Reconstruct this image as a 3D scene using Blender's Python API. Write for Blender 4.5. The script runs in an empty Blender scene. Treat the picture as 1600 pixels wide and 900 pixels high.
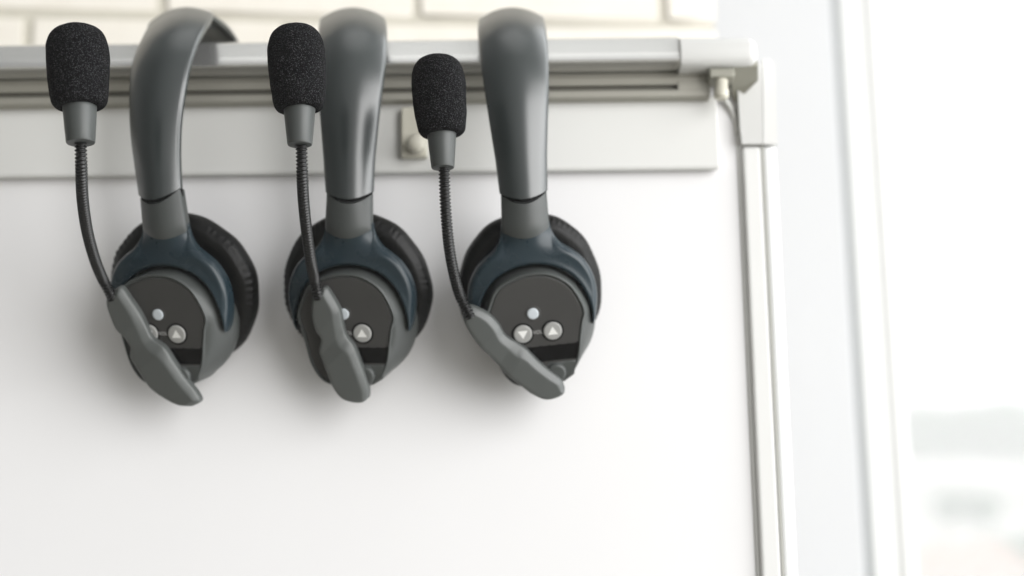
import bpy, bmesh, math, random
import numpy as np
from mathutils import Vector, Matrix, geometry
random.seed(7); np.random.seed(7)
S = bpy.context.scene
COL = S.collection
R = math.radians

# ------------------------------------------------------------------ camera
PITCH, ROLL, LENS = R(11.5), R(0.7), 50.0
F = LENS / 36.0 * 1600.0
CAM = Vector((0.0, 0.0, 1.4))
fwd = Vector((0, math.cos(PITCH), math.sin(PITCH)))
r0 = Vector((1, 0, 0)); u0 = Vector((0, -math.sin(PITCH), math.cos(PITCH)))
rgt = r0 * math.cos(ROLL) - u0 * math.sin(ROLL)
upv = u0 * math.cos(ROLL) + r0 * math.sin(ROLL)
cd = bpy.data.cameras.new('camera'); cam = bpy.data.objects.new('camera', cd); COL.objects.link(cam)
m = Matrix((rgt, upv, -fwd)).transposed().to_4x4(); m.translation = CAM
cam.matrix_world = m
cd.lens = LENS; cd.sensor_width = 36; cd.clip_start = 0.02; cd.clip_end = 3000
cd.dof.use_dof = True; cd.dof.focus_distance = 0.785; cd.dof.aperture_fstop = 3.1; cd.dof.aperture_blades = 0
S.camera = cam
def ray(px, py):
    return fwd + rgt * ((px - 800) / F) + upv * ((450 - py) / F)
def P(px, py, Y):                     # point of the place seen at a pixel, on the upright plane y = Y
    d = ray(px, py); return CAM + d * (Y / d.y)

# ------------------------------------------------------------------ world and lamps
W = bpy.data.worlds.new('World'); S.world = W; W.use_nodes = True
nt = W.node_tree; nt.nodes.clear()
out = nt.nodes.new('ShaderNodeOutputWorld'); bg = nt.nodes.new('ShaderNodeBackground')
tc = nt.nodes.new('ShaderNodeTexCoord')
dt = nt.nodes.new('ShaderNodeVectorMath'); dt.operation = 'DOT_PRODUCT'
wd = Vector((0.87, 0.47, 0.12)).normalized(); dt.inputs[1].default_value = wd
mr = nt.nodes.new('ShaderNodeMapRange'); mr.interpolation_type = 'SMOOTHSTEP'
mr.inputs['From Min'].default_value = 0.50; mr.inputs['From Max'].default_value = 0.68
mix = nt.nodes.new('ShaderNodeMix'); mix.data_type = 'RGBA'
mix.inputs['B'].default_value = (4.4, 4.5, 4.55, 1)
# the unlit side of the room (left) is darker than the side behind the camera
d2 = nt.nodes.new('ShaderNodeVectorMath'); d2.operation = 'DOT_PRODUCT'; d2.inputs[1].default_value = (0.85, -0.5, 0.15)
m2 = nt.nodes.new('ShaderNodeMapRange'); m2.interpolation_type = 'SMOOTHSTEP'; m2.inputs['From Min'].default_value = -0.35; m2.inputs['From Max'].default_value = 0.75
mx2 = nt.nodes.new('ShaderNodeMix'); mx2.data_type = 'RGBA'; mx2.inputs['A'].default_value = (0.10, 0.10, 0.097, 1); mx2.inputs['B'].default_value = (0.62, 0.62, 0.61, 1)
nt.links.new(tc.outputs['Generated'], d2.inputs[0]); nt.links.new(d2.outputs['Value'], m2.inputs['Value']); nt.links.new(m2.outputs['Result'], mx2.inputs['Factor'])
sx = nt.nodes.new('ShaderNodeSeparateXYZ'); nt.links.new(tc.outputs['Generated'], sx.inputs[0])
m3 = nt.nodes.new('ShaderNodeMapRange'); m3.interpolation_type = 'SMOOTHSTEP'; m3.inputs['From Min'].default_value = 0.0; m3.inputs['From Max'].default_value = -0.5
mx3 = nt.nodes.new('ShaderNodeMix'); mx3.data_type = 'RGBA'; mx3.inputs['B'].default_value = (0.30, 0.28, 0.23, 1)   # floor side
nt.links.new(sx.outputs['Z'], m3.inputs['Value']); nt.links.new(m3.outputs['Result'], mx3.inputs['Factor'])
nt.links.new(mx2.outputs['Result'], mx3.inputs['A'])
nt.links.new(tc.outputs['Generated'], dt.inputs[0]); nt.links.new(dt.outputs['Value'], mr.inputs['Value'])
m4 = nt.nodes.new('ShaderNodeMapRange'); m4.interpolation_type = 'SMOOTHSTEP'; m4.inputs['From Min'].default_value = 0.93; m4.inputs['From Max'].default_value = 0.99
mx4 = nt.nodes.new('ShaderNodeMix'); mx4.data_type = 'RGBA'; mx4.inputs['B'].default_value = (1.3, 1.3, 1.28, 1)   # bright overhead patch, added to light the rail's bulge
nt.links.new(sx.outputs['Z'], m4.inputs['Value']); nt.links.new(m4.outputs['Result'], mx4.inputs['Factor'])
nt.links.new(mx3.outputs['Result'], mx4.inputs['A']); nt.links.new(mx4.outputs['Result'], mix.inputs['A'])
nt.links.new(mr.outputs['Result'], mix.inputs['Factor']); nt.links.new(mix.outputs['Result'], bg.inputs['Color'])
bg.inputs['Strength'].default_value = 1.0
nt.links.new(bg.outputs[0], out.inputs[0])

def area(name, loc, target, w, h, power, col):
    l = bpy.data.lights.new(name, 'AREA'); l.shape = 'RECTANGLE'; l.size = w; l.size_y = h
    l.energy = power; l.color = col
    o = bpy.data.objects.new(name, l); COL.objects.link(o); o.location = loc
    o.rotation_euler = (Vector(target) - Vector(loc)).to_track_quat('-Z', 'Y').to_euler()
    return o
area('window_daylight', (1.85, -0.95, 2.0), (0.0, 0.86, 1.5), 2.2, 2.3, 95, (1.0, 0.995, 0.99))
S.view_settings.view_transform = 'Standard'; S.view_settings.look = 'None'
S.view_settings.exposure = 0; S.view_settings.gamma = 1
S.cycles.use_denoising = True
S.cycles.max_bounces = 8; S.cycles.volume_bounces = 3; S.cycles.transparent_max_bounces = 8

# ------------------------------------------------------------------ materials
def mat(name, col, rough=0.5, metal=0.0, spec=0.4, noise=0.0, nscale=300, bump=0.0, bscale=900, sheen=0, coat=0, rvar=0.0):
    M = bpy.data.materials.new(name); M.use_nodes = True
    t = M.node_tree; b = t.nodes['Principled BSDF']
    b.inputs['Base Color'].default_value = (*col, 1); b.inputs['Roughness'].default_value = rough
    b.inputs['Metallic'].default_value = metal; b.inputs['Specular IOR Level'].default_value = spec
    if coat: b.inputs['Coat Weight'].default_value = coat
    if sheen: b.inputs['Sheen Weight'].default_value = sheen
    c = t.nodes.new('ShaderNodeTexCoord')
    if noise or rvar:
        n = t.nodes.new('ShaderNodeTexNoise'); n.inputs['Scale'].default_value = nscale; n.inputs['Detail'].default_value = 5
        t.links.new(c.outputs['Object'], n.inputs['Vector'])
        if noise:
            r = t.nodes.new('ShaderNodeMapRange')
            r.inputs['To Min'].default_value = 1 - noise; r.inputs['To Max'].default_value = 1 + noise
            t.links.new(n.outputs['Fac'], r.inputs['Value'])
            v = t.nodes.new('ShaderNodeVectorMath'); v.operation = 'SCALE'; v.inputs[0].default_value = col
            t.links.new(r.outputs[0], v.inputs['Scale']); t.links.new(v.outputs[0], b.inputs['Base Color'])
        if rvar:
            r = t.nodes.new('ShaderNodeMapRange')
            r.inputs['To Min'].default_value = rough - rvar; r.inputs['To Max'].default_value = rough + rvar
            t.links.new(n.outputs['Fac'], r.inputs['Value']); t.links.new(r.outputs[0], b.inputs['Roughness'])
    if bump:
        n2 = t.nodes.new('ShaderNodeTexNoise'); n2.inputs['Scale'].default_value = bscale; n2.inputs['Detail'].default_value = 3
        t.links.new(c.outputs['Object'], n2.inputs['Vector'])
        bp = t.nodes.new('ShaderNodeBump'); bp.inputs['Strength'].default_value = bump; bp.inputs['Distance'].default_value = 0.0005
        t.links.new(n2.outputs['Fac'], bp.inputs['Height']); t.links.new(bp.outputs[0], b.inputs['Normal'])
    return M
M_BAND = mat('satin grey plastic', (0.026, 0.032, 0.032), 0.28, spec=0.955, noise=0.05, nscale=60, bump=0.04, bscale=3500, rvar=0.015)
M_GREY = mat('matte grey plastic', (0.056, 0.061, 0.059), 0.40, noise=0.05, nscale=80, bump=0.10, bscale=4000, rvar=0.04)
M_ARM = mat('soft touch grey plastic', (0.074, 0.080, 0.077), 0.38, spec=0.5, noise=0.05, nscale=80, bump=0.08, bscale=4000, rvar=0.03)
M_DIM = mat('dim printed lettering', (0.40, 0.40, 0.39), 0.5)
M_BLUE = mat('dark blue plastic', (0.014, 0.0255, 0.033), 0.28, noise=0.06, nscale=90, bump=0.04, bscale=3500, rvar=0.04)
M_FACE = mat('dark brown grey plastic', (0.048, 0.0472, 0.0455), 0.36, spec=0.25, noise=0.06, nscale=90, bump=0.06, bscale=4000)
M_BLACK = mat('gloss black plastic', (0.002, 0.002, 0.0025), 0.25, spec=0.25)
M_GAP = mat('black rubber', (0.005, 0.005, 0.005), 0.6, spec=0.1)
M_BUTTON = mat('grey rubber button', (0.30, 0.30, 0.29), 0.45, noise=0.04, nscale=500)
M_LED = mat('pale translucent lens', (0.50, 0.54, 0.57), 0.5)
M_PRINT = mat('white print', (0.72, 0.72, 0.70), 0.5)
M_PAD = mat('padded black cloth', (0.02, 0.02, 0.02), 0.9, bump=0.4, bscale=1500)
M_NECK = mat('black ribbed metal', (0.005, 0.005, 0.005), 0.32, spec=0.4)
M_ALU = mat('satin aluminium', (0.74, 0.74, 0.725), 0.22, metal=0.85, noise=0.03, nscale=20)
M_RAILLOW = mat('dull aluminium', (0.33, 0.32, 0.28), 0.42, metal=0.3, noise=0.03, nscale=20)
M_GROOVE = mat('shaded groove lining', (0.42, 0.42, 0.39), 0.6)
M_SLOT = mat('dark channel', (0.13, 0.125, 0.105), 0.6)
M_POST = mat('pale grey aluminium', (0.70, 0.70, 0.685), 0.4, noise=0.02, nscale=30)
M_PLAST = mat('light grey plastic', (0.58, 0.58, 0.565), 0.4, noise=0.02, nscale=30)
M_PLAST_SHADE = mat('shade-toned grey plastic', (0.30, 0.295, 0.25), 0.5, noise=0.03, nscale=30)  # grey plastic darkened to carry the shade under the corner
M_PANEL = mat('light grey lacquered panel', (0.68, 0.68, 0.66), 0.4, noise=0.02, nscale=6)
M_BOARD = mat('white enamel board', (0.785, 0.780, 0.784), 0.30, noise=0.02, nscale=5, rvar=0.05)
M_BEIGE = mat('beige plastic', (0.55, 0.53, 0.45), 0.4)
M_WALL = mat('white plaster', (0.67, 0.68, 0.70), 0.8, noise=0.02, nscale=4, bump=0.1, bscale=200)
M_FRAME = mat('white lacquered frame', (0.84, 0.85, 0.85), 0.35)
M_GASK = mat('grey seal', (0.38, 0.40, 0.405), 0.6)
M_TRIM = mat('grey edge trim', (0.60, 0.60, 0.58), 0.45)

# black leatherette with fine creases
M_LEATHER = mat('black leatherette', (0.004, 0.004, 0.0038), 0.42, spec=0.22, bump=0.5, bscale=420)
# foam
M_FOAM = bpy.data.materials.new('black open cell foam'); M_FOAM.use_nodes = True
t = M_FOAM.node_tree; b = t.nodes['Principled BSDF']
b.inputs['Roughness'].default_value = 0.85; b.inputs['Specular IOR Level'].default_value = 0.06
c = t.nodes.new('ShaderNodeTexCoord'); v = t.nodes.new('ShaderNodeTexVoronoi'); v.inputs['Scale'].default_value = 1250
n = t.nodes.new('ShaderNodeTexNoise'); n.inputs['Scale'].default_value = 1700; n.inputs['Detail'].default_value = 2
t.links.new(c.outputs['Object'], v.inputs['Vector']); t.links.new(c.outputs['Object'], n.inputs['Vector'])
cr = t.nodes.new('ShaderNodeValToRGB'); cr.color_ramp.elements[0].position = 0.53; cr.color_ramp.elements[0].color = (0.002, 0.002, 0.0023, 1)
cr.color_ramp.elements[1].position = 0.80; cr.color_ramp.elements[1].color = (0.095, 0.095, 0.10, 1)
t.links.new(n.outputs['Fac'], cr.inputs[0]); t.links.new(cr.outputs[0], b.inputs['Base Color'])
ad = t.nodes.new('ShaderNodeMath'); ad.operation = 'ADD'
t.links.new(v.outputs['Distance'], ad.inputs[0]); t.links.new(n.outputs['Fac'], ad.inputs[1])
bp = t.nodes.new('ShaderNodeBump'); bp.inputs['Strength'].default_value = 0.9; bp.inputs['Distance'].default_value = 0.0006
t.links.new(ad.outputs[0], bp.inputs['Height']); t.links.new(bp.outputs[0], b.inputs['Normal'])
# glazed cream brick with recessed joints
def brick_mat():
    M = bpy.data.materials.new('cream glazed brick'); M.use_nodes = True
    t = M.node_tree; b = t.nodes['Principled BSDF']; b.inputs['Roughness'].default_value = 0.35
    c = t.nodes.new('ShaderNodeTexCoord')
    n = t.nodes.new('ShaderNodeTexNoise'); n.inputs['Scale'].default_value = 40; n.inputs['Detail'].default_value = 6
    t.links.new(c.outputs['Object'], n.inputs['Vector'])
    cr = t.nodes.new('ShaderNodeValToRGB')
    cr.color_ramp.elements[0].position = 0.3; cr.color_ramp.elements[0].color = (0.77, 0.73, 0.655, 1)
    cr.color_ramp.elements[1].position = 0.7; cr.color_ramp.elements[1].color = (0.80, 0.765, 0.695, 1)
    t.links.new(n.outputs['Fac'], cr.inputs[0]); t.links.new(cr.outputs[0], b.inputs['Base Color'])
    return M
M_BRICK = brick_mat()
M_MORTAR = mat('grey mortar', (0.56, 0.535, 0.46), 0.9, noise=0.1, nscale=60)
M_GLASS = bpy.data.materials.new('window glass'); M_GLASS.use_nodes = True
t = M_GLASS.node_tree; t.nodes.clear()
o_ = t.nodes.new('ShaderNodeOutputMaterial'); tr = t.nodes.new('ShaderNodeBsdfTransparent'); gl = t.nodes.new('ShaderNodeBsdfGlossy')
gl.inputs['Roughness'].default_value = 0.02; fr = t.nodes.new('ShaderNodeFresnel'); fr.inputs['IOR'].default_value = 1.45
mx = t.nodes.new('ShaderNodeMixShader'); t.links.new(fr.outputs[0], mx.inputs[0]); t.links.new(tr.outputs[0], mx.inputs[1]); t.links.new(gl.outputs[0], mx.inputs[2])
t.links.new(mx.outputs[0], o_.inputs[0])

# ------------------------------------------------------------------ helpers
def link(name, verts, faces, material, parent=None, smooth=True, angle=None):
    me = bpy.data.meshes.new(name); me.from_pydata([tuple(v) for v in verts], [], [tuple(f) for f in faces])
    bm = bmesh.new(); bm.from_mesh(me); bmesh.ops.recalc_face_normals(bm, faces=bm.faces)
    for f in bm.faces: f.smooth = smooth
    if smooth and angle:
        for e in bm.edges:
            if len(e.link_faces) == 2 and e.calc_face_angle(0) > R(angle): e.smooth = False
    bm.to_mesh(me); bm.free()
    me.materials.append(material)
    o = bpy.data.objects.new(name, me); COL.objects.link(o); o.parent = parent
    return o
def empty(name, M, label, cat, group=None):
    o = bpy.data.objects.new(name, None); COL.objects.link(o); o.matrix_world = M
    o.empty_display_size = 0.02; o['label'] = label; o['category'] = cat
    if group: o['group'] = group
    return o
def tagtop(o, label, cat):
    o['label'] = label; o['category'] = cat; return o
def rings(rs, closed=True, caps=True):
    """rs: list of rings (equal length lists of points) -> verts, faces"""
    n = len(rs[0]); V = [p for r in rs for p in r]; Fc = []
    for i in range(len(rs) - 1):
        for j in range(n if closed else n - 1):
            k = (j + 1) % n
            Fc.append((i*n+j, i*n+k, (i+1)*n+k, (i+1)*n+j))
    if caps: Fc.append(tuple(range(n))); Fc.append(tuple((len(rs)-1)*n + j for j in range(n)))
    return V, Fc
def smooth_closed(pts, n=120):
    pts = [np.array(p, float) for p in pts]; N = len(pts); o = []
    for i in range(N):
        p0, p1, p2, p3 = pts[i-1], pts[i], pts[(i+1) % N], pts[(i+2) % N]
        for t in np.linspace(0, 1, 12, endpoint=False):
            o.append(0.5*((2*p1)+(-p0+p2)*t+(2*p0-5*p1+4*p2-p3)*t*t+(-p0+3*p1-3*p2+p3)*t**3))
    o = np.array(o); d = np.linalg.norm(np.roll(o, -1, 0) - o, axis=1); s = np.concatenate([[0], np.cumsum(d)])
    q = np.linspace(0, s[-1], n, endpoint=False); oo = np.vstack([o, o[:1]])
    return np.stack([np.interp(q, s, oo[:, 0]), np.interp(q, s, oo[:, 1])], 1)
def segdist(pts, poly):
    a = poly; b_ = np.roll(poly, -1, 0); ab = b_ - a; L = (ab**2).sum(1) + 1e-12
    ap = pts[:, None, :] - a[None]; tt = np.clip((ap*ab).sum(2)/L, 0, 1)
    return np.sqrt(((ap - tt[..., None]*ab)**2).sum(2)).min(1)
def inside(pts, poly):
    x, y = pts[:, 0:1], pts[:, 1:2]; a = poly; b_ = np.roll(poly, -1, 0)
    c_ = ((a[:, 1] > y) != (b_[:, 1] > y)) & (x < (b_[:, 0]-a[:, 0])*(y-a[:, 1])/(b_[:, 1]-a[:, 1]+1e-12)+a[:, 0])
    return c_.sum(1) % 2 == 1
def inflate(name, outline, Rr, T, back, material, parent, v0=0.0, bend=None, step=1.2, hmod=None, xf=None, prof=None):
    """rounded slab from an outline in mm (x, z); front bulges towards -y; v0 = height of its rim in mm.
       bend(x,z) shifts everything; hmod(x,z) scales bulge height."""
    poly = np.array(outline)
    if ((poly[:, 0]*np.roll(poly[:, 1], -1) - np.roll(poly[:, 0], -1)*poly[:, 1]).sum()) < 0: poly = poly[::-1]
    tn = np.roll(poly, -1, 0) - np.roll(poly, 1, 0); tn /= np.linalg.norm(tn, axis=1)[:, None] + 1e-9
    nin = np.stack([-tn[:, 1], tn[:, 0]], 1)
    extra = []
    fr = [0.02, 0.07, 0.15, 0.27, 0.42, 0.6, 0.8, 1.0]
    for f in fr:
        q = poly + nin * (Rr*f); q = q[inside(q, poly)]
        q = q[segdist(q, poly) > Rr*f*0.93]; extra.append(q)
    lo, hi = poly.min(0), poly.max(0)
    gx, gy = np.meshgrid(np.arange(lo[0], hi[0], step), np.arange(lo[1], hi[1], step))
    g = np.stack([gx.ravel() + (np.arange(gx.size) // gx.shape[1] % 2)*step*0.5, gy.ravel()], 1)
    g = g[inside(g, poly)]; g = g[segdist(g, poly) > Rr*1.1]; extra.append(g)
    al = np.vstack([poly] + [e for e in extra if len(e)]); n = len(poly)
    vo, eo, fo, *_ = geometry.delaunay_2d_cdt([Vector(p) for p in al], [(i, (i+1) % n) for i in range(n)], [], 1, 1e-5)
    P2 = np.array([(v.x, v.y) for v in vo]); d = segdist(P2, poly)
    tt = np.clip(d/Rr, 0, 1); h = T*(prof(tt) if prof else np.sqrt(np.clip(1-(1-tt)**2, 0, 1)))
    nb = [set() for _ in P2]
    for f in fo:
        for i in range(len(f)): nb[f[i]].add(f[i-1]); nb[f[i-1]].add(f[i])
    for _ in range(4):
        h2 = h.copy()
        for i in range(len(h)):
            if d[i] > Rr*0.5 and nb[i]: h2[i] = 0.5*h[i] + 0.5*np.mean([h[k] for k in nb[i]])
        h = h2
    if hmod: h = h*np.array([hmod(x, z) for x, z in P2])
    sh = np.array([bend(x, z) for x, z in P2]) if bend else np.zeros(len(P2))
    if bend:
        tot = h + sh
        for _ in range(14):
            t2 = tot.copy()
            for i in range(len(tot)):
                if d[i] > Rr*0.12 and nb[i]: t2[i] = 0.45*tot[i] + 0.55*np.mean([tot[k] for k in nb[i]])
            tot = t2
        h = tot - sh
    V = [(p[0]/1000, -(v0+hh+s)/1000, p[1]/1000) for p, hh, s in zip(P2, h, sh)]
    nV = len(V)
    V += [(p[0]/1000, -(v0-back+s)/1000, p[1]/1000) for p, s in zip(P2, sh)]
    Fc = [tuple(f) for f in fo] + [tuple(i+nV for i in reversed(f)) for f in fo]
    ec = {}
    for f in fo:
        for i in range(len(f)):
            e = (f[i-1], f[i]); ec[tuple(sorted(e))] = ec.get(tuple(sorted(e)), 0) + 1
    for (a, b_), k in ec.items():
        if k == 1: Fc.append((a, b_, b_+nV, a+nV))
    if xf: V = [xf(Vector(v)) for v in V]
    return link(name, V, Fc, material, parent, True, 50)
def polydist(pts, line):
    a = line[:-1]; b_ = line[1:]; ab = b_ - a; L = (ab**2).sum(1) + 1e-12
    ap = pts[:, None, :] - a[None]; tt = np.clip((ap*ab).sum(2)/L, 0, 1)
    return np.sqrt(((ap - tt[..., None]*ab)**2).sum(2)).min(1)
def sheet(name, G, Hf, Hb, material, parent, ang=50):
    """closed shell from a grid of (x, z) mm with front and back heights in mm"""
    n, m_ = G.shape[:2]; V = []
    for H in (Hf, Hb): V += [(G[i, j, 0]/1000, -H[i, j]/1000, G[i, j, 1]/1000) for i in range(n) for j in range(m_)]
    N = n*m_; Fc = []
    for i in range(n-1):
        for j in range(m_-1):
            a = i*m_+j; Fc += [(a, a+1, a+m_+1, a+m_), (a+N, a+m_+N, a+m_+1+N, a+1+N)]
    rim = [(0, j) for j in range(m_)] + [(i, m_-1) for i in range(1, n)] + [(n-1, j) for j in range(m_-2, -1, -1)] + [(i, 0) for i in range(n-2, 0, -1)]
    rim = [i*m_+j for i, j in rim]
    for k in range(len(rim)): a, b_ = rim[k], rim[(k+1) % len(rim)]; Fc.append((a, b_, b_+N, a+N))
    o = link(name, V, Fc, material, parent, True, ang)
    bm = bmesh.new(); bm.from_mesh(o.data); bmesh.ops.remove_doubles(bm, verts=bm.verts, dist=1e-6)
    bmesh.ops.dissolve_degenerate(bm, dist=1e-7, edges=bm.edges); bmesh.ops.recalc_face_normals(bm, faces=bm.faces); bm.to_mesh(o.data); bm.free()
    return o
def open_curve(pts, n):
    c_ = catmull([(p[0], p[1], 0) for p in pts], 20); c_ = np.array([(v.x, v.y) for v in c_])
    d = np.concatenate([[0], np.cumsum(np.linalg.norm(np.diff(c_, axis=0), axis=1))]); q = np.linspace(0, d[-1], n)
    return np.stack([np.interp(q, d, c_[:, 0]), np.interp(q, d, c_[:, 1])], 1)
def sstep(x): x = np.clip(x, 0, 1); return x*x*(3-2*x)
def box(name, x0, x1, y0, y1, z0, z1, material, parent=None, bev=0.0, frame=None):
    me = bpy.data.meshes.new(name); bm = bmesh.new(); bmesh.ops.create_cube(bm, size=1)
    for v in bm.verts: v.co = ((x0+x1)/2+v.co.x*(x1-x0), (y0+y1)/2+v.co.y*(y1-y0), (z0+z1)/2+v.co.z*(z1-z0))
    if bev: bmesh.ops.bevel(bm, geom=bm.edges[:], offset=bev, segments=3, affect='EDGES', profile=0.5)
    for f in bm.faces: f.smooth = bool(bev) and len(f.verts) < 9 and f.calc_area() < 40*bev*bev + .25*bev*max(x1-x0, y1-y0, z1-z0)*1.2
    if frame: bm.transform(frame)
    bm.to_mesh(me); bm.free(); me.materials.append(material)
    o = bpy.data.objects.new(name, me); COL.objects.link(o); o.parent = parent; return o
def lathe(axis0, axis1, prof, seg=48, squash=None):
    """prof: (t along axis 0..1, radius) ; returns rings"""
    a = Vector(axis0); d = Vector(axis1) - a; z = d.normalized(); x = z.cross(Vector((0, 1, 0))).normalized(); y = z.cross(x)
    rs = []
    for tt, r in prof:
        c_ = a + d*tt; rs.append([c_ + x*(r*math.cos(2*math.pi*k/seg)) + y*(r*math.sin(2*math.pi*k/seg)) for k in range(seg)])
    return rs
def circ(cx, cz, r, n=40): return [(cx+r*math.cos(2*math.pi*k/n), cz+r*math.sin(2*math.pi*k/n)) for k in range(n)]
def catmull(pts, per=24):
    pts = [Vector(p) for p in pts]; o = []
    q = [pts[0]*2-pts[1]] + pts + [pts[-1]*2-pts[-2]]
    for i in range(1, len(q)-2):
        p0, p1, p2, p3 = q[i-1:i+3]
        for k in range(per):
            t_ = k/per; o.append(0.5*((2*p1)+(-p0+p2)*t_+(2*p0-5*p1+4*p2-p3)*t_*t_+(-p0+3*p1-3*p2+p3)*t_**3))
    o.append(pts[-1]); return o
def resample(pts, step):
    s = [0]
    for a, b_ in zip(pts, pts[1:]): s.append(s[-1]+(b_-a).length)
    n = max(2, int(s[-1]/step)); o = []; i = 0
    for k in range(n+1):
        q = s[-1]*k/n
        while i < len(s)-2 and s[i+1] < q: i += 1
        f = (q-s[i])/max(1e-9, s[i+1]-s[i]); o.append(pts[i].lerp(pts[i+1], f))
    return o
def tube_rings(pts, rad, seg=16):
    rs = []; x = None
    for i, p in enumerate(pts):
        t_ = (pts[min(i+1, len(pts)-1)] - pts[max(i-1, 0)]).normalized()
        x = (Vector((1, 0, 0)) if x is None else x); x = (x - t_*x.dot(t_)).normalized(); y = t_.cross(x)
        r = rad(i) if callable(rad) else rad
        rs.append([p + x*(r*math.cos(2*math.pi*k/seg)) + y*(r*math.sin(2*math.pi*k/seg)) for k in range(seg)])
    return rs

# ------------------------------------------------------------------ the room behind: walls, window, outside
BW = Matrix.Rotation(R(-5.0), 4, 'Z')            # brick wall recedes to the right
YB = 1.20
def brick_wall():
    c0 = P(1040, 42, YB); BM = Matrix.Translation(c0) @ Matrix.Rotation(R(4.5), 4, 'Z')
    root = empty('brick_wall', BM, 'cream glazed brick wall with grey joints above the whiteboard rail', 'wall')
    px = 0.001 * YB*1000/ F * 1.075                   # metres per pixel there
    bl, bh, j = 378*px, 116*px, 10*px
    xr = 76*px
    # bricks: one relief mesh, every brick with eased edges, set in a mortar bed
    me = bpy.data.meshes.new('brick_face'); bm = bmesh.new()
    for row in range(-9, 8):
        z0 = row*bh
        off = -6*px if row % 2 == 0 else 178*px
        for k in range(-6, 3):
            x0 = off + k*bl + j/2; x1 = x0 + bl - j
            x1 = min(x1, xr); x0 = max(x0, -5.2*bl)
            if x1 - x0 < 0.01: continue
            g = bmesh.ops.create_cube(bm, size=1)['verts']
            dz = random.uniform(-.0004, .0004); dy = random.uniform(-.0008, .0008)
            for v in g:
                v.co = ((x0+x1)/2+v.co.x*(x1-x0), dy+v.co.y*0.012, z0+bh/2+dz+v.co.z*(bh-j))
    bmesh.ops.bevel(bm, geom=bm.edges[:], offset=0.0025, segments=2, affect='EDGES')
    for f in bm.faces: f.smooth = f.calc_area() < .0006
    bm.to_mesh(me); bm.free(); me.materials.append(M_BRICK)
    o = bpy.data.objects.new('brick_face', me); COL.objects.link(o); o.parent = root
    box('mortar_bed', -5.2*bl, xr-0.001, -0.0035, 0.10, -9*bh, 8*bh, M_MORTAR, root)
brick_wall()
YW = 1.50
def xw(px, Y, py=450): return P(px, py, Y).x
zlo, zhi = 0.6, 2.4
def wall_strip(name, pxa, pxb, Y0, Y1, material, parent=None, bev=0.0, pya=450):
    return box(name, xw(pxa, Y0, pya), xw(pxb, Y0, pya), Y0, Y1, zlo, zhi, material, parent, bev)
pw = wall_strip('plaster_wall', 1000, 1328, YW, YW+0.16, M_WALL, bev=0.004, pya=450)
tagtop(pw, 'plain white plaster pier between the brick wall and the window', 'wall')
wroot = empty('window', Matrix.Identity(4), 'tall bright window with white frame right of the whiteboard', 'window')
wall_strip('frame_seal', 1328.5, 1337, YW+0.001, YW+0.10, M_GASK, wroot)
wall_strip('window_frame', 1337.3, 1376, YW+0.003, YW+0.09, M_FRAME, wroot, bev=0.005)
wall_strip('pane_seal', 1376.5, 1386, YW+0.005, YW+0.07, M_PLAST, wroot)
wall_strip('sash', 1386.5, 1404, YW+0.012, YW+0.07, M_FRAME, wroot, bev=0.003)
box('pane', xw(1404, YW), 1.25, YW+0.04, YW+0.046, zlo, zhi, M_GLASS, wroot)
box('window_frame', 1.2505, 1.31, YW, YW+0.09, zlo, zhi, M_FRAME, wroot, bev=0.005)
box('window_frame', xw(1376, YW), 1.30, YW-0.002, YW+0.088, zhi+0.001, zhi+0.06, M_FRAME, wroot, bev=0.005)
box('window_frame', xw(1376, YW), 1.30, YW-0.002, YW+0.088, zlo-0.06, zlo-0.001, M_FRAME, wroot, bev=0.005)

# outside: a hillside seen through the window
M_HILL = mat('pale dry hillside', (0.72, 0.71, 0.67), 0.95, noise=0.12, nscale=0.05)
M_TREE = mat('foliage', (0.09, 0.20, 0.11), 0.9, noise=0.4, nscale=0.3)
M_HOUSE = mat('white render', (0.78, 0.77, 0.74), 0.8)
M_ROOF = mat('faded terracotta tiles', (0.64, 0.44, 0.37), 0.9)
M_SHUT = mat('grey window opening', (0.45, 0.46, 0.47), 0.6)
def hz(x, y):
    s = max(0.0, (y-60)/160.0)
    return -2 + 30*min(1, s)**1.0 + 1.2*math.sin(x*0.05+y*0.03) + 0.8*math.sin(x*0.11-y*0.05)
def hillside():
    V = []; Fc = []; nx, ny = 60, 50
    for j in range(ny):
        for i in range(nx):
            x = -20 + 150*i/(nx-1); y = 50 + 200*j/(ny-1); V.append((x, y, hz(x, y)))
    for j in range(ny-1):
        for i in range(nx-1): a = j*nx+i; Fc.append((a, a+1, a+nx+1, a+nx))
    o = link('hillside', V, Fc, M_HILL); o['kind'] = 'structure'
hillside()
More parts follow.
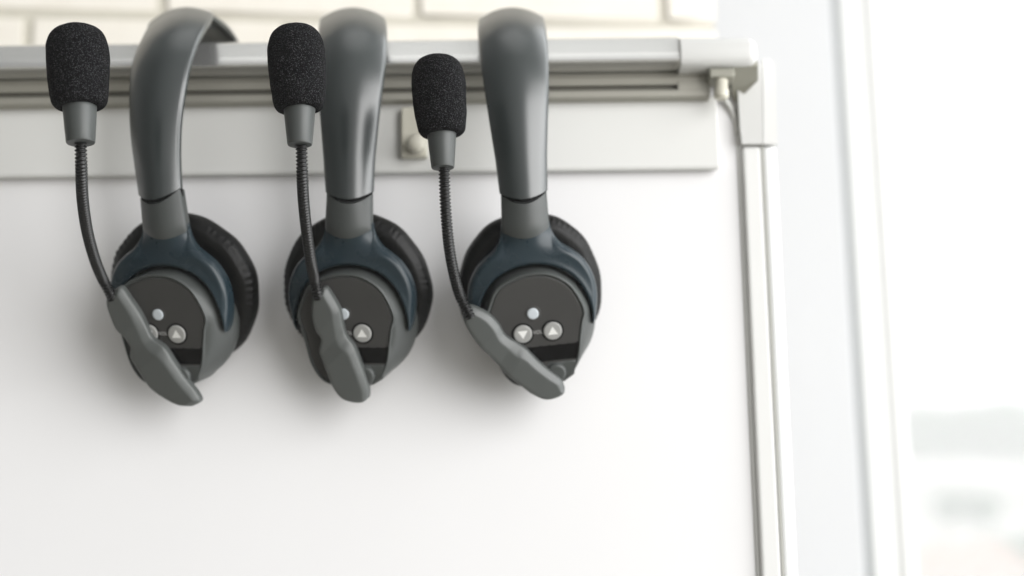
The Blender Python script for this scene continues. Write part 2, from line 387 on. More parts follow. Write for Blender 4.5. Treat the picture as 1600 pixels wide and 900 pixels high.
def tree_mass():
    V = []; Fc = []; rr = random.Random(3)
    def clump(c_, r, n):
        for _ in range(n):
            d = Vector((rr.gauss(0, 1), rr.gauss(0, 1), rr.gauss(0, 1))).normalized()*r*rr.uniform(.55, 1)
            p = c_ + Vector((d.x, d.y, d.z*0.75)); s = rr.uniform(.35, .8)
            a = Vector((rr.gauss(0, 1), rr.gauss(0, 1), rr.gauss(0, 1))).normalized(); b_ = a.orthogonal().normalized(); k = len(V)
            V.extend([p+a*s, p+b_*s*.6, p-a*s, p-b_*s*.6]); Fc.append((k, k+1, k+2, k+3))
    for i in range(46):
        px = rr.uniform(1424, 1700); py = rr.uniform(655, 704) - (0 if px < 1560 else 4); Y = rr.uniform(122, 130)
        clump(P(px, py, Y), rr.uniform(1.8, 2.6), 150)
    for i in range(8): clump(P(rr.uniform(1485, 1545), rr.uniform(786, 800), 95), 1.1, 60)
    for i in range(14): clump(P(rr.uniform(1555, 1640), rr.uniform(865, 900), 80), 1.8, 60)
    o = link('distant_trees', V, Fc, M_TREE, smooth=False); o['kind'] = 'stuff'
    tagtop(o, 'blurred green band of far-off trees on the pale slope outside the window', 'trees')
tree_mass()
def house(px, py, Y, w, d, h, label, rot=0.3, roofmat=None):
    c_ = P(px, py, Y) - Vector((0, 0, 3.2)); M_ = Matrix.Translation(c_) @ Matrix.Rotation(rot, 4, 'Z')
    r_ = empty('house', M_, label, 'house', 'pale houses on the slope outside the window')
    box('wall', -w/2, w/2, -d/2, d/2, -4, h, M_HOUSE, r_)
    link('roof', [(-w/2-.3, -d/2-.3, h), (w/2+.3, -d/2-.3, h), (w/2+.3, d/2+.3, h), (-w/2-.3, d/2+.3, h), (-w/2-.3, 0, h+1.8), (w/2+.3, 0, h+1.8)],
         [(0, 1, 5, 4), (2, 3, 4, 5), (0, 4, 3), (1, 2, 5), (0, 3, 2, 1)], roofmat or M_ROOF, r_, smooth=False)
    for k in (-1, 0, 1):
        box('window', k*w*0.3-.5, k*w*0.3+.5, -d/2-.04, -d/2+.05, h*0.35, h*0.35+1.2, M_SHUT, r_)
house(1470, 880, 78, 7, 6, 2.6, 'blurred pale pink roofed house lowest on the slope outside', 0.3)
house(1560, 745, 115, 9, 6, 2.6, 'blurred white house just below the far-off trees', -0.2, M_HOUSE)
house(1465, 740, 112, 8, 6, 2.4, 'blurred white house nearest the window frame below the trees', 0.2, M_HOUSE)
house(1560, 850, 84, 6, 5, 2.4, 'blurred white house at the right edge of the window view', 0.1, M_HOUSE)

# ------------------------------------------------------------------ whiteboard
B = Matrix.Identity(4)
wb = empty('whiteboard', Matrix.Identity(4), 'large white board with aluminium top rail and grey side post', 'whiteboard')
XL = -1.05
YR = 0.858
def zat(py, Y, px=420): return P(px, py, Y).z
def extrude_profile(name, prof, x0, x1, material, parent, x1f=None, smooth_ang=35):
    n = len(prof); rs = [[Vector((x, y, z)) for y, z in prof] for x in (x0, x1)]
    V, Fc = rings(rs); return link(name, V, Fc, material, parent, True, smooth_ang)
# top tube: grey upper facet, bright lower bulge
zt, zm, zb = zat(67, YR), zat(86, YR-0.003), zat(106, YR)
zt = zat(67, YR+.009)
prof = [(YR+.045, zt+.010), (YR+.030, zt+.009), (YR+.012, zt+.0015), (YR+.0095, zt+.0004), (YR+.008, zt-.0008), (YR+.0006, zm+.0007), (YR-.0006, zm-.0003),
        (YR-.0010, zm-.0009), (YR-.0038, zm-.0058), (YR-.0041, zm-.0066), (YR-.0038, zm-.0072), (YR-.0026, zm-.0076), (YR+.001, zb+.0003), (YR+.002, zb-.0002), (YR+.045, zb-.0006)]
XE = xw(1063, YR, 80)
extrude_profile('top_rail', prof, XL, XE, M_ALU, wb)
# channel under it
YC = YR+0.014
zc1 = zb-.001; za = zat(140, YC); zs = zat(147, YC); ze = zat(161, YC)
XC = xw(1108, YC, 140); XS = xw(1058, YC, 140)
prof = [(YC+.03, zc1), (YC+.001, zc1), (YC, zc1-.001), (YC-.0012, (zc1+za)/2), (YC, za+.0002), (YC+.004, za), (YC+.004, zs), (YC, zs-.0002), (YC-.0015, zs-.0014), (YC-.0015, ze+.0008), (YC, ze), (YC+.03, ze)]
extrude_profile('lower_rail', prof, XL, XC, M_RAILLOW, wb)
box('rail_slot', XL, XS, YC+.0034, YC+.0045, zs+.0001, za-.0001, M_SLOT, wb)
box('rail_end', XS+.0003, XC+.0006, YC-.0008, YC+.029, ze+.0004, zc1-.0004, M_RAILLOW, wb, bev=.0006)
# hanging panel
YP = YC+0.007
pz1, pz0 = ze-.0002, zat(269, YP)
box('header_panel', XL, xw(1124, YP, 255), YP, YP+.004, pz0, pz1+.004, M_PANEL, wb, bev=.0008)
box('header_lip', XL, xw(1121, YP, 255), YP-.0012, YP+.0035, pz0-.0016, pz0-.0002, M_TRIM, wb, bev=.0005)
YD = YP+0.006
# board face with a rounded corner
xr_, zr_ = xw(1157, YD, 300), zat(120, YD)
prof = [(XL, 0.95), (xr_+.0, 0.95)] + [(xr_-.012+.012*math.cos(a), zr_-.012+.012*math.sin(a)) for a in np.linspace(0, math.pi/2, 10)] + [(XL, zr_)]
rs = [[Vector((x, y, z)) for x, z in prof] for y in (YD, YD+.010)]
V, Fc = rings(rs); link('board_face', V, Fc, M_BOARD, wb, False)
# edge trim of the board: comes out under the corner and runs down
pt = [P(1128, 152, YD-.004), P(1139, 164, YD-.003), P(1148, 186, YD-.001), P(1153, 215, YD), P(1156, 260, YD)]
z_end = 0.95; pt.append(Vector((pt[-1].x+.0002, pt[-1].y, 1.2))); pt.append(Vector((pt[-2].x+.0004, pt[-2].y, z_end)))
V, Fc = rings(tube_rings(resample(catmull(pt, 10), .004), .0017, 10)); link('edge_trim', V, Fc, M_TRIM, wb)
# side post: two ribs with a groove between
def vx(px, Y): return xw(px, Y, 228)
YO = YD-.005
zj = P(1180, 228, YO).z
box('post', vx(1159, YO), vx(1189.8, YO), YO+.0, YO+.022, 0.9, zj, M_POST, wb, bev=.0022)
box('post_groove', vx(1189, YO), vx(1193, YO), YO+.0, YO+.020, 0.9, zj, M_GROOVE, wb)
box('post', vx(1191.5, YO), vx(1213, YO), YO+.0, YO+.022, 0.9, zj, M_FRAME, wb, bev=.0025)
# corner casting
Yk = YR-0.004
x0c, x1c = xw(1064, Yk, 80), xw(1183, Yk, 80)
zc_t, zc_b = P(1120, 56, Yk).z, P(1120, 100, Yk).z
prof = [(Yk+.045, zc_t+.006), (Yk+.012, zc_t+.003), (Yk+.004, zc_t), (Yk+.001, zc_t-.002), (Yk-.0012, zc_t-.006), (Yk-.0015, zc_b+.004), (Yk, zc_b+.0012), (Yk+.002, zc_b), (Yk+.045, zc_b)]
rs = []
for x, k in ((x0c, 1), (x1c-.006, 1), (x1c-.003, .93), (x1c-.001, .80), (x1c, .62)):
    zc_ = (zc_t+zc_b)/2; rs.append([Vector((x, y + (1-k)*.006, zc_+(z-zc_)*k)) for y, z in prof])
V, Fc = rings(rs); link('corner_cap', V, Fc, M_PLAST, wb, True, 40)
# bracket under the cap (underside shade put into its colour) and the post sleeve
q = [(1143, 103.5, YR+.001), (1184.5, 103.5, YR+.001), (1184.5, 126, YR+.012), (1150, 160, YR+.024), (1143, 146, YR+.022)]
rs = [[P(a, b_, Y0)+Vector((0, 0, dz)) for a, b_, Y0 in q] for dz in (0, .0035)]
V, Fc = rings(rs); link('corner_bracket', V, Fc, M_PLAST_SHADE, wb, False)
for q, mm in (([(1150, 128), (1184, 104), (1189, 104), (1190.5, 228), (1158, 228), (1155, 205)], M_PLAST), ([(1189.8, 96), (1203, 96), (1209, 104), (1213, 228), (1191.3, 228)], M_POST)):
    q = [P(a, b_, YO+.002) for a, b_ in q]
    rs = [[Vector((p.x, y, p.z)) for p in q] for y in (YO-.0025, YO+.028)]
    V, Fc = rings(rs); link('post_sleeve', V, Fc, mm, wb, False)
# small white hook peg in the corner
a0 = P(1127, 122, YR+.006); a1 = P(1127, 155, YR+.006)
V, Fc = rings(lathe(a0, a1, [(0, .0030), (.12, .0042), (.5, .0042), (.55, .0048), (.9, .0048), (1, .0035)], 20)); link('hook_peg', V, Fc, M_BEIGE, wb, True, 40)
box('peg_socket', a0.x-.008, a0.x+.008, YR+.001, YR+.02, a0.z-.001, zc_b-.0005, M_PLAST_SHADE, wb, bev=.001)
# clamp on the header panel
ka = P(627, 168, YP-.005); kb = P(668, 246, YP-.005)
box('clamp', ka.x, kb.x, YP-.007, YP-.0002, kb.z, ka.z, M_BEIGE, wb, bev=.0012)
kc = P(651, 226, YP-.010)
V, Fc = rings(lathe(kc+Vector((0, .004, 0)), kc+Vector((0.0, -.008, 0.0001)), [(0, .0052), (.5, .0060), (.8, .0056), (.95, .004), (1, .002)], 28) if False else
              [[kc+Vector((r*math.cos(a), y, r*math.sin(a))) for a in np.linspace(0, 2*math.pi, 28, endpoint=False)] for y, r in ((.004, .0058), (-.003, .0062), (-.0055, .0056), (-.007, .0035), (-.0074, .001))])
kn = link('knob', V, Fc, M_BEIGE, wb, True, 60)
kn.parent = [o for o in wb.children if o.name.startswith('clamp')][0]

# ------------------------------------------------------------------ headsets
ZS = 1.05
def sy(pts): return pts + [(-x, z) for x, z in reversed(pts)]
YOKE_R = [(0, 36.6), (8, 35.8), (17, 32.3), (25, 26.6), (31, 19), (33.6, 9.5), (34.2, 1), (34.6, -3), (36.2, -3), (37.4, 0), (39.6, 8), (40.3, 18), (38.2, 27.5),
          (33.2, 35.5), (27, 41), (21.2, 44.8), (17.0, 48.8), (15.2, 53), (14.3, 58)]
YOKE = [(x*1.0, z*ZS) for x, z in YOKE_R] + [(7, 58*ZS-.8), (0, 58*ZS-1.2), (-7, 58*ZS-.8)] + [(-x, z*ZS) for x, z in reversed(YOKE_R[1:])]
PLATE = [(29.6, 7), (27.8, 0), (26.2, -8), (23.6, -21), (18.5, -30), (11.5, -34.0), (0, -35.5), (-11.5, -34.0), (-18.5, -30), (-23.6, -21), (-26.2, -8), (-27.8, 0), (-29.6, 7), (-26, 17), (-21, 25), (-11, 29.8), (0, 31.6), (11, 30.2), (20.5, 24.6), (26, 17)]
def polar(poly, n=144):
    poly = np.array(poly, float); o = []
    for k in range(n):
        a = 2*math.pi*k/n; d = np.array([math.cos(a), math.sin(a)]); best = 0
        for i in range(len(poly)):
            p, q_ = poly[i], poly[(i+1) % len(poly)]; e = q_-p
            den = d[0]*(-e[1]) + d[1]*e[0]
            if abs(den) < 1e-9: continue
            r = (p[0]*(-e[1]) + p[1]*e[0])/den; s = (d[0]*p[1]-d[1]*p[0])/den
            if r > 0 and -1e-6 <= s <= 1+1e-6: best = max(best, r)
        o.append(best)
    return np.array(o)

def make_headset(C, Yf, yaw, roll, tilt, bandpts, paddle, neck, mic, labels, band_yaw, lean_tip, cdx=0.0, slean=0.0, paddle_tip=11, hdx=0.0, cxs=1.0):
    tw = Matrix.Translation(P(C[0], C[1], Yf)) @ Matrix.Rotation(R(yaw), 4, 'Z') @ Matrix.Rotation(R(tilt), 4, 'X') @ Matrix.Rotation(R(-roll), 4, 'Y')
    inv = tw.inverted()
    root = empty('headset', tw, labels, 'headset', 'headsets hung over the whiteboard rail')
    L = lambda p: inv @ p
    def on_face(px, py, v):           # pixel -> (x, z) mm on the plane v mm in front of the face
        o_, d_ = inv @ CAM, inv.to_3x3() @ ray(px, py); k = (-v/1000 - o_.y)/d_.y; q_ = o_ + d_*k
        return (q_.x*1000, q_.z*1000)
    # --- ear cup housing
    n = 144; plate = smooth_closed(PLATE, 200); rf = polar([(x, z*ZS) for x, z in plate], n)
    ang = np.array([2*math.pi*k/n for k in range(n)])
    ro = 36.3 + 1.2*np.cos(ang) - 2.4*np.clip(np.sin(ang), 0, 1) + 1.6*np.clip(-np.sin(ang), 0, 1)**2 - 2.0*np.exp(-((ang-R(205))/.5)**2)
    ro = np.maximum(ro, rf+2.0); ro_z = ZS
    def ring(r, v, z_s=1.0, dz=0): return [Vector(((r[k]*math.cos(ang[k])+hdx*min(1, max(0, -v/17)))/1000, -v/1000, (r[k]*math.sin(ang[k])*z_s+dz)/1000)) for k in range(n)]
    RS = [ring(rf*0+0.01, -1.2)]
    RS += [ring(rf*.5, -1.2), ring(rf*.93, -1.2), ring(rf*.955, -1.1), ring(rf*.975, -.3), ring(rf*.985, 0), ring(rf*1.0, 0.0), ring(rf*1.012, -.35), ring(rf*1.02, -1.0)]
    for t_ in (.12, .3, .5, .7, .85, .95, 1.0):
        RS.append(ring(rf*1.02*(1-t_)+ro*t_, -1.0-16*(t_**1.5)))
    RS += [ring(ro*1.005, -19.5), ring(ro*.99, -24), ring(ro*.90, -28), ring(ro*.88, -33)]
    V, Fc = rings(RS); cup = link('ear_cup', V, Fc, M_GREY, root, True, 35)
    def disc(name, cx, cz, r, v0, T, material, par, Rr=1.0, back=1.0): return inflate(name, circ(cx, cz, r), Rr, T, back, material, par, v0=v0, step=1.6)
    # face plate (dark inlay)
    fp = [(math.cos(a)*r*.945, math.sin(a)*r*.945) for a, r in zip(ang, rf)]
    inflate('face_plate', fp, 1.0, .45, .8, M_FACE, cup, v0=-1.0, step=3)
    # battery recess: gloss black inset with a lower step
    slot = [(-17, -11.5), (25.2, -11.5), (24.6, -14.5), (23.4, -22), (-17, -22)]
    def round_poly(pl, n_=80):
        o = []
        for i in range(len(pl)):
            p, q_ = np.array(pl[i]), np.array(pl[(i+1) % len(pl)])
            for k in np.linspace(.03, .97, 8): o.append(p+(q_-p)*k)
        return np.array(o)
    inflate('battery_slot', round_poly(slot), .5, .25, .6, M_BLACK, cup, v0=-.62, step=3)
    low = [(4, -23), (22.6, -23), (20.3, -32), (14, -35.8), (4, -36.4)]
    inflate('cup_base', round_poly(low), .8, .5, .6, M_GREY, cup, v0=-.72, step=3)
    disc('boom_pivot', 9.5, -29.5, 6.2, -.3, 2.6, M_GREY, cup, 2.0)
    # buttons
    inflate('button_ring', circ(-1.2, 8.4*ZS, 4.9), .9, .35, .5, M_FACE, cup, v0=-.7, step=1.5)
    disc('power_button', -1.2, 8.4*ZS, 3.45, -.2, .5, M_LED, cup, 1.2)
    for sx, up in ((-8.4, False), (9.6, True)):
        inflate('button_ring', circ(sx, -3.0*ZS, 7.0), .9, .3, .5, M_GAP, cup, v0=-.75, step=1.5)
        bt = disc('volume_button', sx, -3.0*ZS, 5.6, -.3, .9, M_BUTTON, cup, .9)
        # printed triangle kept in the button's mesh (second material)
        h_ = 1 if up else -1; zc_ = -3.0*ZS
        tri = [(sx-3.0, zc_-2.1*h_), (sx+3.0, zc_-2.1*h_), (sx, zc_+2.9*h_)]
        me = bt.data; me.materials.append(M_PRINT); bm = bmesh.new(); bm.from_mesh(me)
        for vv in (.64,):
            fvs = [bm.verts.new((x/1000, -vv/1000, z/1000)) for x, z in tri]; bvs = [bm.verts.new((x/1000, -.3/1000, z/1000)) for x, z in tri]
            fs = [bm.faces.new(fvs)] + [bm.faces.new((fvs[i], fvs[(i+1) % 3], bvs[(i+1) % 3], bvs[i])) for i in range(3)]
            for f in fs: f.material_index = 1; f.smooth = False
        bmesh.ops.recalc_face_normals(bm, faces=bm.faces); bm.to_mesh(me); bm.free()
    # VOL lettering
    cu = bpy.data.curves.new('volume_lettering', 'FONT'); cu.body = 'VOL'; cu.size = .0030; cu.extrude = .00006; cu.align_x = 'CENTER'; cu.align_y = 'CENTER'
    to = bpy.data.objects.new('tmp', cu); COL.objects.link(to); dg = bpy.context.evaluated_depsgraph_get()
    me = bpy.data.meshes.new_from_object(to.evaluated_get(dg)); bpy.data.objects.remove(to)
    me.name = 'volume_lettering'; me.transform(Matrix.Translation((.0006, .00048, -.003*ZS)) @ Matrix.Rotation(R(90), 4, 'X'))
    me.materials.clear(); me.materials.append(M_DIM)
    lo = bpy.data.objects.new('volume_lettering', me); COL.objects.link(lo); lo.parent = cup
    # --- cushion: stuffed leather ring behind the cup, offset upwards
    nu, nv = 220, 40; RS = []
    rr = random.Random(int(C[0])); ph = [(rr.uniform(.6, 1.0), rr.randint(60, 95), rr.uniform(0, 6.28)) for _ in range(4)]
    for j in range(nv):
        b2 = 2*math.pi*j/nv; row = []
        for i in range(nu):
            a = 2*math.pi*i/nu
            cb, sb = math.cos(b2), math.sin(b2)
            rad = 33.0 + 12.4*(abs(cb)**.75)*(1 if cb > 0 else -1)*(0.93 if cb > 0 else 1)
            v_ = -33.0 + 9.5*(abs(sb)**.85)*(1 if sb > 0 else -1)
            # gathered pleats near the front seam, slow waviness elsewhere
            seam = math.exp(-((b2-R(28))/.24)**2)
            pl = sum(w_*math.sin(m_*a+p_) for w_, m_, p_ in ph)/4
            rad += seam*pl*.85 + .35*math.sin(5*a+ph[0][2]) + .2*math.sin(13*a+ph[1][2]) - .9*math.exp(-((b2-R(47))/.10)**2)
            v_ += seam*pl*.6
            row.append(Vector(((rad*math.cos(a)*cxs+cdx)/1000, -v_/1000, (rad*math.sin(a)*1.09+15.0)/1000)))
        RS.append(row)
    RS.append(RS[0]); V, Fc = rings(RS, caps=False)
    ob = link('ear_cushion', V, Fc, M_LEATHER, root)
    # driver shell between cup and cushion
    V, Fc = rings([[Vector((r*math.cos(a)/1000, -v_/1000, (r*math.sin(a)*1.04+dz)/1000)) for a in ang] for r, v_, dz in
                   ((33, -20, 4), (36.5, -22, 6), (38, -26, 10), (37, -31, 12), (30, -33, 13))]); link('cup_backing', V, Fc, M_GAP, root, True, 40)
    # --- yoke
    out_r = [(35.4, -4), (37.2, 1), (38.6, 9), (38.9, 19), (36.8, 28.5), (32, 37), (26.2, 42.5), (20.8, 46.5), (17.2, 50.8), (15.2, 55.4), (14.3, 61)]
    outer = open_curve(out_r, 400); inner_r = 35.2
    th = np.degrees(np.arctan2(outer[:, 1], outer[:, 0])); nt_ = 150
    ths = np.concatenate([np.linspace(th[0], th[-1], nt_), np.linspace(th[-1], 90, 22)[1:]])
    mm_ = 34; tq = (1-np.cos(np.linspace(0, math.pi, mm_)))/2
    G = []
    for a in ths:
        if a <= th[-1]: ro_ = np.interp(a, th, np.hypot(outer[:, 0], outer[:, 1]))
        else: ro_ = 61/math.sin(R(a))
        ri_ = 34.6 + 2.4*sstep((a-10)/50.)*1.0
        ri_ = min(ri_, ro_-1.0)
        G.append([( (ri_*(1-t_)+ro_*t_)*math.cos(R(a)), (ri_*(1-t_)+ro_*t_)*math.sin(R(a)) ) for t_ in tq])
    G = np.array(G); Gl = G[::-1][1:].copy(); Gl[..., 0] *= -1; G = np.concatenate([G, Gl])
    flat = G.reshape(-1, 2)
    innl = np.array([g[0] for g in G]); right = np.vstack([innl[:1], outer]); left = right.copy(); left[:, 0] *= -1
    din = polydist(flat, innl); dout = np.minimum(polydist(flat, right), polydist(flat, left))
    pf = lambda d_, r_: np.sqrt(np.clip(1-(1-np.clip(d_/r_, 0, 1))**2, 0, 1))
    rr_ = np.hypot(flat[:, 0], flat[:, 1]); k = 7*(1-np.exp(-np.clip(rr_-35, 0, 99)/4.5))
    arc = -7.2 + 4.6*pf(din, 2.6)*pf(dout, 3.4) - .62*k - 1.2*np.clip((15-flat[:, 1])/20, 0, 1)
    stem = -14.1 + 6.0*(1-np.clip(np.abs(flat[:, 0])/14.4, 0, 1)**2.2)
    kk = sstep((flat[:, 1]-41)/17)
    Hf = arc*(1-kk) + stem*kk
    Hb = np.where(kk > 0, -15.5 - 2.5*kk, -15.5)
    G2 = G.copy(); G2[..., 0] += np.vectorize(lambda z: slean*float(sstep((z-34)/26.))+hdx*(1-float(sstep((z-34)/26.))))(G[..., 1])
    sheet('yoke', G2, Hf.reshape(G.shape[:2]), Hb.reshape(G.shape[:2]), M_BLUE, root, 60)
    # --- slider and headband: swept domed ribbon
    bp_ = bandpts
    ys = [(300, .823), (250, .8185), (200, .8165), (150, .8165), (100, .820), (60, .8285), (35, .8415), (18, .859), (9, .880)]
    ys = [(299, .8175), (250, .8150), (200, .8140), (150, .8150), (105, .8190), (72, .8280), (51, .8405), (37, .857), (28, .878)]
    top_c = Vector((0, 58*ZS/1000, 0))
    jt = tw @ Vector((slean/1000, .0130, (58*ZS)/1000))          # top of yoke stem in the world
    def cx_at(py, Y): py0 = py; return P(np.interp(py, [p[0] for p in bp_], [p[1] for p in bp_]), py, Y)
    pts = [cx_at(py, Y) for py, Y in ys]
    topw = pts[-1]; lean = lean_tip
    for dy, dz in ((.015, .0022), (.032, .0022), (.048, -.004), (.063, -.018), (.073, -.042), (.077, -.080)):
        pts.append(Vector((topw.x + lean*(-dz)+math.sin(R(band_yaw))*dy, topw.y+dy, topw.z+dz)))
    path = resample(catmull(pts, 16), .0022)
    s_w = [(0, 28.8), (.02, 31.0), (.045, 35.5), (.065, 39.2), (.085, 41.6), (.105, 42.8), (.13, 43.2), (.16, 42.5), (.20, 36), (.26, 30)]
    wx = Vector((math.cos(R(band_yaw)), -math.sin(R(band_yaw)), 0))
    def sweep(name, path, wf, thick, sag, material, par, endcurve=0.0, base=0.0, flip=False, wx2=None):
        RS = []; s = 0; N = len(path); tot = sum((b_-a).length for a, b_ in zip(path, path[1:]))
        for i, p in enumerate(path):
            if i: s += (p-path[i-1]).length
            t_ = (path[min(i+1, N-1)]-path[max(i-1, 0)]).normalized()
            wq = wx if wx2 is None else wx.lerp(wx2, i/(N-1))
            xx = (wq - t_*wq.dot(t_)).normalized(); nn = xx.cross(t_).normalized()
            if flip: nn = -nn
            w = wf(s)/2; row = []
            m_ = 20
            k_end = max(0, 1 - s/.012); k_e2 = max(0, 1 - (tot-s)/.012) if flip else 0
            def q_(u, off):
                h_ = sag*(1-abs(u)**2.0)+off
                return p + xx*(w*u/1000) + nn*(h_/1000) - t_*((-1 if flip else 1)*endcurve*(1-u*u)/1000*(k_end+.50*k_e2))
            for k in range(m_+1): u = -1+2*k/m_; row.append(q_(u*.985, base))
            row.append(q_(1.0, base-thick*.35)); row.append(q_(1.0, base-thick*.7))
            for k in range(m_+1): u = 1-2*k/m_; row.append(q_(u*.975, base-thick))
            row.append(q_(-1.0, base-thick*.7)); row.append(q_(-1.0, base-thick*.35))
            RS.append(row)
        RS = [[L(v) for v in r] for r in RS]
        V, Fc = rings(RS); return link(name, V, Fc, material, par, True, 55)
    wf = lambda s: np.interp(s, [a for a, _ in s_w], [b_ for _, b_ in s_w])
    hb = sweep('headband', path, wf, 3.4, 6.8, M_BAND, root, endcurve=5.4)
    pad_path = [p for i, p in enumerate(path) if .092 < i*.0022 < .175]
    sweep('headband_pad', pad_path, lambda s: 33*min(1, .75+s*20), 5.5, 3.2, M_PAD, hb, base=-2.6)
    pts[0] = pts[0] - Vector((0, 0, 0))
    # dark joint and slider down to the yoke stem
    sl = [pts[0] + (pts[0]-pts[1]).normalized()*.0008]
    sl_end = jt + (jt-pts[0]).normalized()*.0010
    mid = sl[0].lerp(sl_end, .5)+Vector((0, -.0003, 0))
    spath = resample(catmull([sl[0], mid, sl_end, sl_end - (tw.to_3x3() @ Vector((0, 0, 1)))*.0025], 12), .0018)
    def wslide(s): return 27.4+ 1.2*min(1, s/.024)
    sweep('joint', resample([sl[0]+(pts[1]-pts[0]).normalized()*.004, sl[0]+(sl_end-sl[0]).normalized()*.012], .0015), lambda s: 27.4, 3, 6.0, M_GAP, root, base=-1.3, flip=True)
    sweep('slider', spath, wslide, 6, 6.2, M_GREY, root, endcurve=7.6, flip=True, base=-.5, wx2=(tw.to_3x3() @ Vector((1, 0, 0))))
    # --- boom arm, gooseneck, microphone
    vb = 6.0
    pl = [on_face(a, b_, vb+1.5) for a, b_ in paddle]; tip = paddle_tip
    A = open_curve(pl[:tip+1], 150); Bc = open_curve([pl[0]] + pl[:tip-1:-1], 150)     # right side and left side, neck to tip
    us = (1-np.cos(np.linspace(0, math.pi, 40)))/2
    G = np.array([[Bc[i_]*(1-u)+A[i_]*u for u in us] for i_ in range(150)]); flat = G.reshape(-1, 2)
    dr, dl = polydist(flat, A), polydist(flat, Bc)
    sfr = np.repeat(np.linspace(0, 1, 150), len(us))
    wR = np.interp(sfr, [0, .12, .42, .52, .62, .85, 1], [3.0, 4.2, 5.2, 7.0, 4.8, 4.4, 3.0])
    hr = np.clip(dr/wR, 0, 1); hr = .30*np.sqrt(np.clip(1-(1-np.clip(dr/.9, 0, 1))**2, 0, 1)) + .70*(1-(1-hr)**1.25)
    hl = .45*np.sqrt(np.clip(1-(1-np.clip(dl/1.0, 0, 1))**2, 0, 1)) + .55*np.sqrt(np.clip(1-(1-np.clip(dl/3.0, 0, 1))**2, 0, 1))
    kq = .06; q1 = np.clip(.5+.5*(hl-hr)/kq, 0, 1); hh = hl*(1-q1)+hr*q1 - kq*q1*(1-q1)
    Tt = np.interp(sfr, [0, .1, .3, .46, .56, .8, 1], [3.6, 4.6, 5.0, 4.2, 5.2, 4.8, 3.8])
    sheet('boom_arm', G, (vb-3.4+Tt*hh).reshape(G.shape[:2]), np.full(G.shape[:2], vb-6.0), M_ARM, root, 60)
    p_end = tw @ Vector((on_face(*neck[-1], vb)[0]/1000, -vb/1000, on_face(*neck[-1], vb)[1]/1000))
    Ym = mic['Y']; np_ = len(neck)
    gp = []
    for i, (a, b_) in enumerate(neck):
        f = i/(np_-1); f = f*f*(3-2*f); gp.append(P(a, b_, Ym*(1-f)+p_end.y*f) if i < np_-1 else p_end)
    gp.append(p_end + (p_end-gp[-2]).normalized()*.004)
    path2 = resample(catmull(gp, 16), .00034)
    def rg(i): q_ = (i % 6)/6; return .00290 + .00050*math.sin(2*math.pi*q_)
    V, Fc = rings([[L(v) for v in r] for r in tube_rings(path2, rg, 16)]); link('gooseneck', V, Fc, M_NECK, root)
    mpp = Ym*1.0/F*1.03                                       # metres per pixel at the microphone
    cb_, ct_ = P(*mic['collar'][0], Ym), P(*mic['collar'][1], Ym)
    r0_, r1_ = mic['cr'][0]*mpp, mic['cr'][1]*mpp
    mc = rings([[L(v) for v in r] for r in lathe(cb_, ct_, [(-.0, r0_*.45), (-.0, r0_*.86), (.012, r0_*.96), (.04, r0_), (.5, (r0_+r1_)/2), (1.0, r1_), (1.12, r1_), (1.13, r1_*.5)], 48)])
    mcol = link('microphone', *mc, M_GREY, root, True, 40)
    fb, ft = P(*mic['foam'][0], Ym), P(*mic['foam'][1], Ym); fr_ = mic['fr']*mpp
    prof = [(0.012, .40), (0.0, .50), (-.004, .60), (.0, .70), (.015, .78), (.05, .85), (.11, .895), (.2, .93), (.3, .955), (.4, .975), (.5, .99), (.6, 1.0), (.7, .992), (.78, .962), (.85, .905), (.90, .84), (.94, .755), (.97, .65), (.988, .53), (.997, .38), (1.0, .2), (1.001, .02)]
    # finer along the axis
    tp = np.array(prof); k_ = np.linspace(0, len(prof)-1, 90)
    tt_ = catmull([(a, b_, 0) for a, b_ in prof], 4)
    fo_ = rings([[L(v) for v in r] for r in lathe(fb, ft, [(v.x, max(v.y, .004)*fr_) for v in tt_], 72)])
    wsn = link('windscreen', *fo_, M_FOAM, mcol, True)
    rr2 = random.Random(5); 
    tx = bpy.data.textures.new('foam unevenness', 'CLOUDS'); tx.noise_scale = .010
    dm = wsn.modifiers.new('uneven', 'DISPLACE'); dm.texture = tx; dm.strength = .0009; dm.mid_level = .5; dm.texture_coords = 'LOCAL'
    return root

H1 = dict(C=(252, 514), Yf=.837, yaw=-15, roll=-4.5, paddle_tip=12, cdx=1.6, cxs=1.08, hdx=2.6, slean=3.0, tilt=27,
    bandpts=[(9, 286), (28, 284), (37, 279), (51, 271), (72, 260), (105, 250), (150, 244.5), (200, 242), (250, 244.5), (300, 249)],
    paddle=[(163, 462), (173, 456), (184, 451), (198, 469), (213, 491), (224, 513), (233, 531), (253, 547), (269, 571), (284, 593), (302, 616), (309, 631), (298, 638), (276, 636), (253, 624), (231, 607), (213, 580), (200, 560), (201, 544), (191, 529), (178, 516), (169, 496), (163, 478)],
    neck=[(126, 222), (127, 260), (129, 310), (136, 360), (148, 405), (160, 435), (172, 458)],
    mic=dict(Y=.730, collar=((126, 224), (124.5, 168)), cr=(22.5, 26.5), foam=((124, 167), (120, 43)), fr=49.5),
    labels='grey headset with foam microphone, leftmost on the rail, its headband seen curving back', band_yaw=18, lean_tip=0.0)
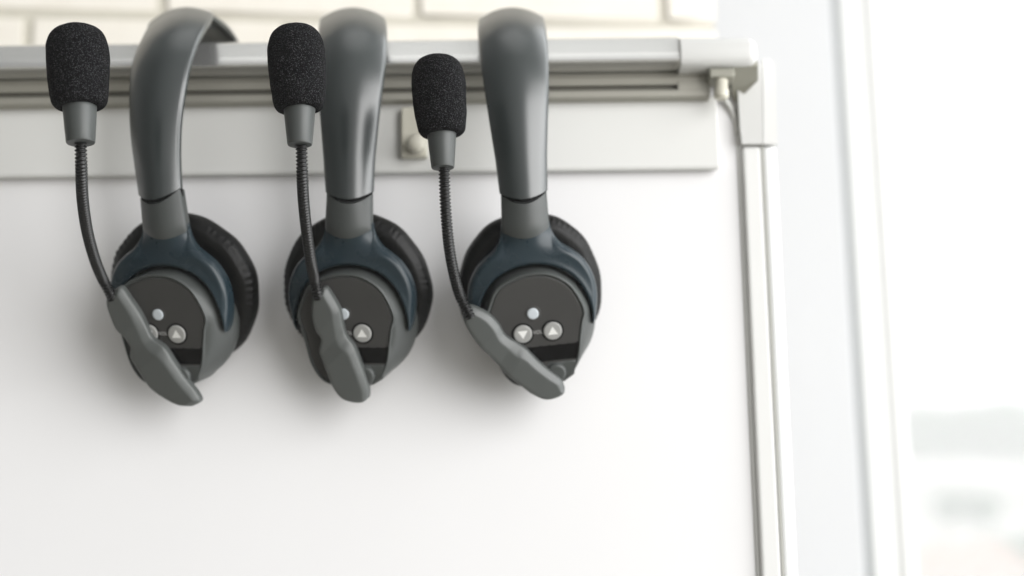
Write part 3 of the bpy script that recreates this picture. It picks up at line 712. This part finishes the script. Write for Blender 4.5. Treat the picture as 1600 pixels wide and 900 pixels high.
H2 = dict(C=(541, 513), Yf=.837, yaw=-10, roll=-3, cdx=-0.6, cxs=1.05, hdx=1.6, slean=2.0, tilt=27,
    bandpts=[(9, 551), (35, 551), (60, 551), (100, 549.5), (150, 547), (200, 546), (250, 545.5), (300, 546)],
    paddle_tip=11, paddle=[(486, 459), (497, 454), (507, 452), (518, 467), (529, 487), (533, 509), (538, 527), (551, 544), (560, 567), (568, 589), (574, 611), (574, 625), (564, 632), (547, 631), (531, 624), (518, 607), (509, 584), (500, 562), (496, 549), (499, 531), (491, 518), (485, 496), (485, 473)],
    neck=[(471, 226), (472, 265), (474, 310), (479, 360), (486, 410), (491, 435), (496, 456)],
    mic=dict(Y=.745, collar=((468.5, 227), (468, 172)), cr=(19.7, 25), foam=((468, 171), (461, 43)), fr=46.5),
    labels='grey headset with foam microphone, middle of the three, boom arm pointing almost straight down', band_yaw=0, lean_tip=0.0)
H3 = dict(C=(838, 512), Yf=.837, yaw=4, roll=6.5, tilt=27,
    bandpts=[(9, 798), (35, 799), (60, 801), (100, 804.5), (150, 808), (200, 811), (250, 814.5), (300, 818)],
    paddle_tip=10, paddle=[(731, 481), (742, 482), (764, 493), (780, 509), (791, 527), (807, 538), (824, 549), (842, 567), (860, 582), (878, 596), (884, 609), (882, 618), (869, 625), (851, 627), (831, 618), (816, 607), (793, 589), (776, 571), (764, 558), (749, 544), (733, 522), (724, 502), (727, 491)],
    neck=[(694, 260), (695, 300), (698, 350), (703, 395), (711, 435), (720, 465), (731, 487)],
    mic=dict(Y=.775, collar=((692, 263), (690, 208)), cr=(18.3, 23.3), foam=((691, 210), (682, 90)), fr=43.5),
    labels='grey headset with sharp black foam microphone, rightmost on the rail, both volume buttons showing', band_yaw=2, lean_tip=0.06)
for h in (H1, H2, H3): make_headset(**h)

# ------------------------------------------------------------------ added scattering volume standing in for outdoor overexposure
hm_ = bpy.data.materials.new('pale haze'); hm_.use_nodes = True; t = hm_.node_tree; t.nodes.clear()
o_ = t.nodes.new('ShaderNodeOutputMaterial'); pv = t.nodes.new('ShaderNodeVolumePrincipled')
pv.inputs['Color'].default_value = (.97, .98, .98, 1); pv.inputs['Density'].default_value = 0.0080
t.links.new(pv.outputs[0], o_.inputs['Volume'])
hz_ = box('washout', -26, 136, -1.6, 256, -6.0, 36, hm_); hz_['kind'] = 'stuff'
tagtop(hz_, 'pale haze volume added to stand in for the overexposed view outside the window', 'washout')
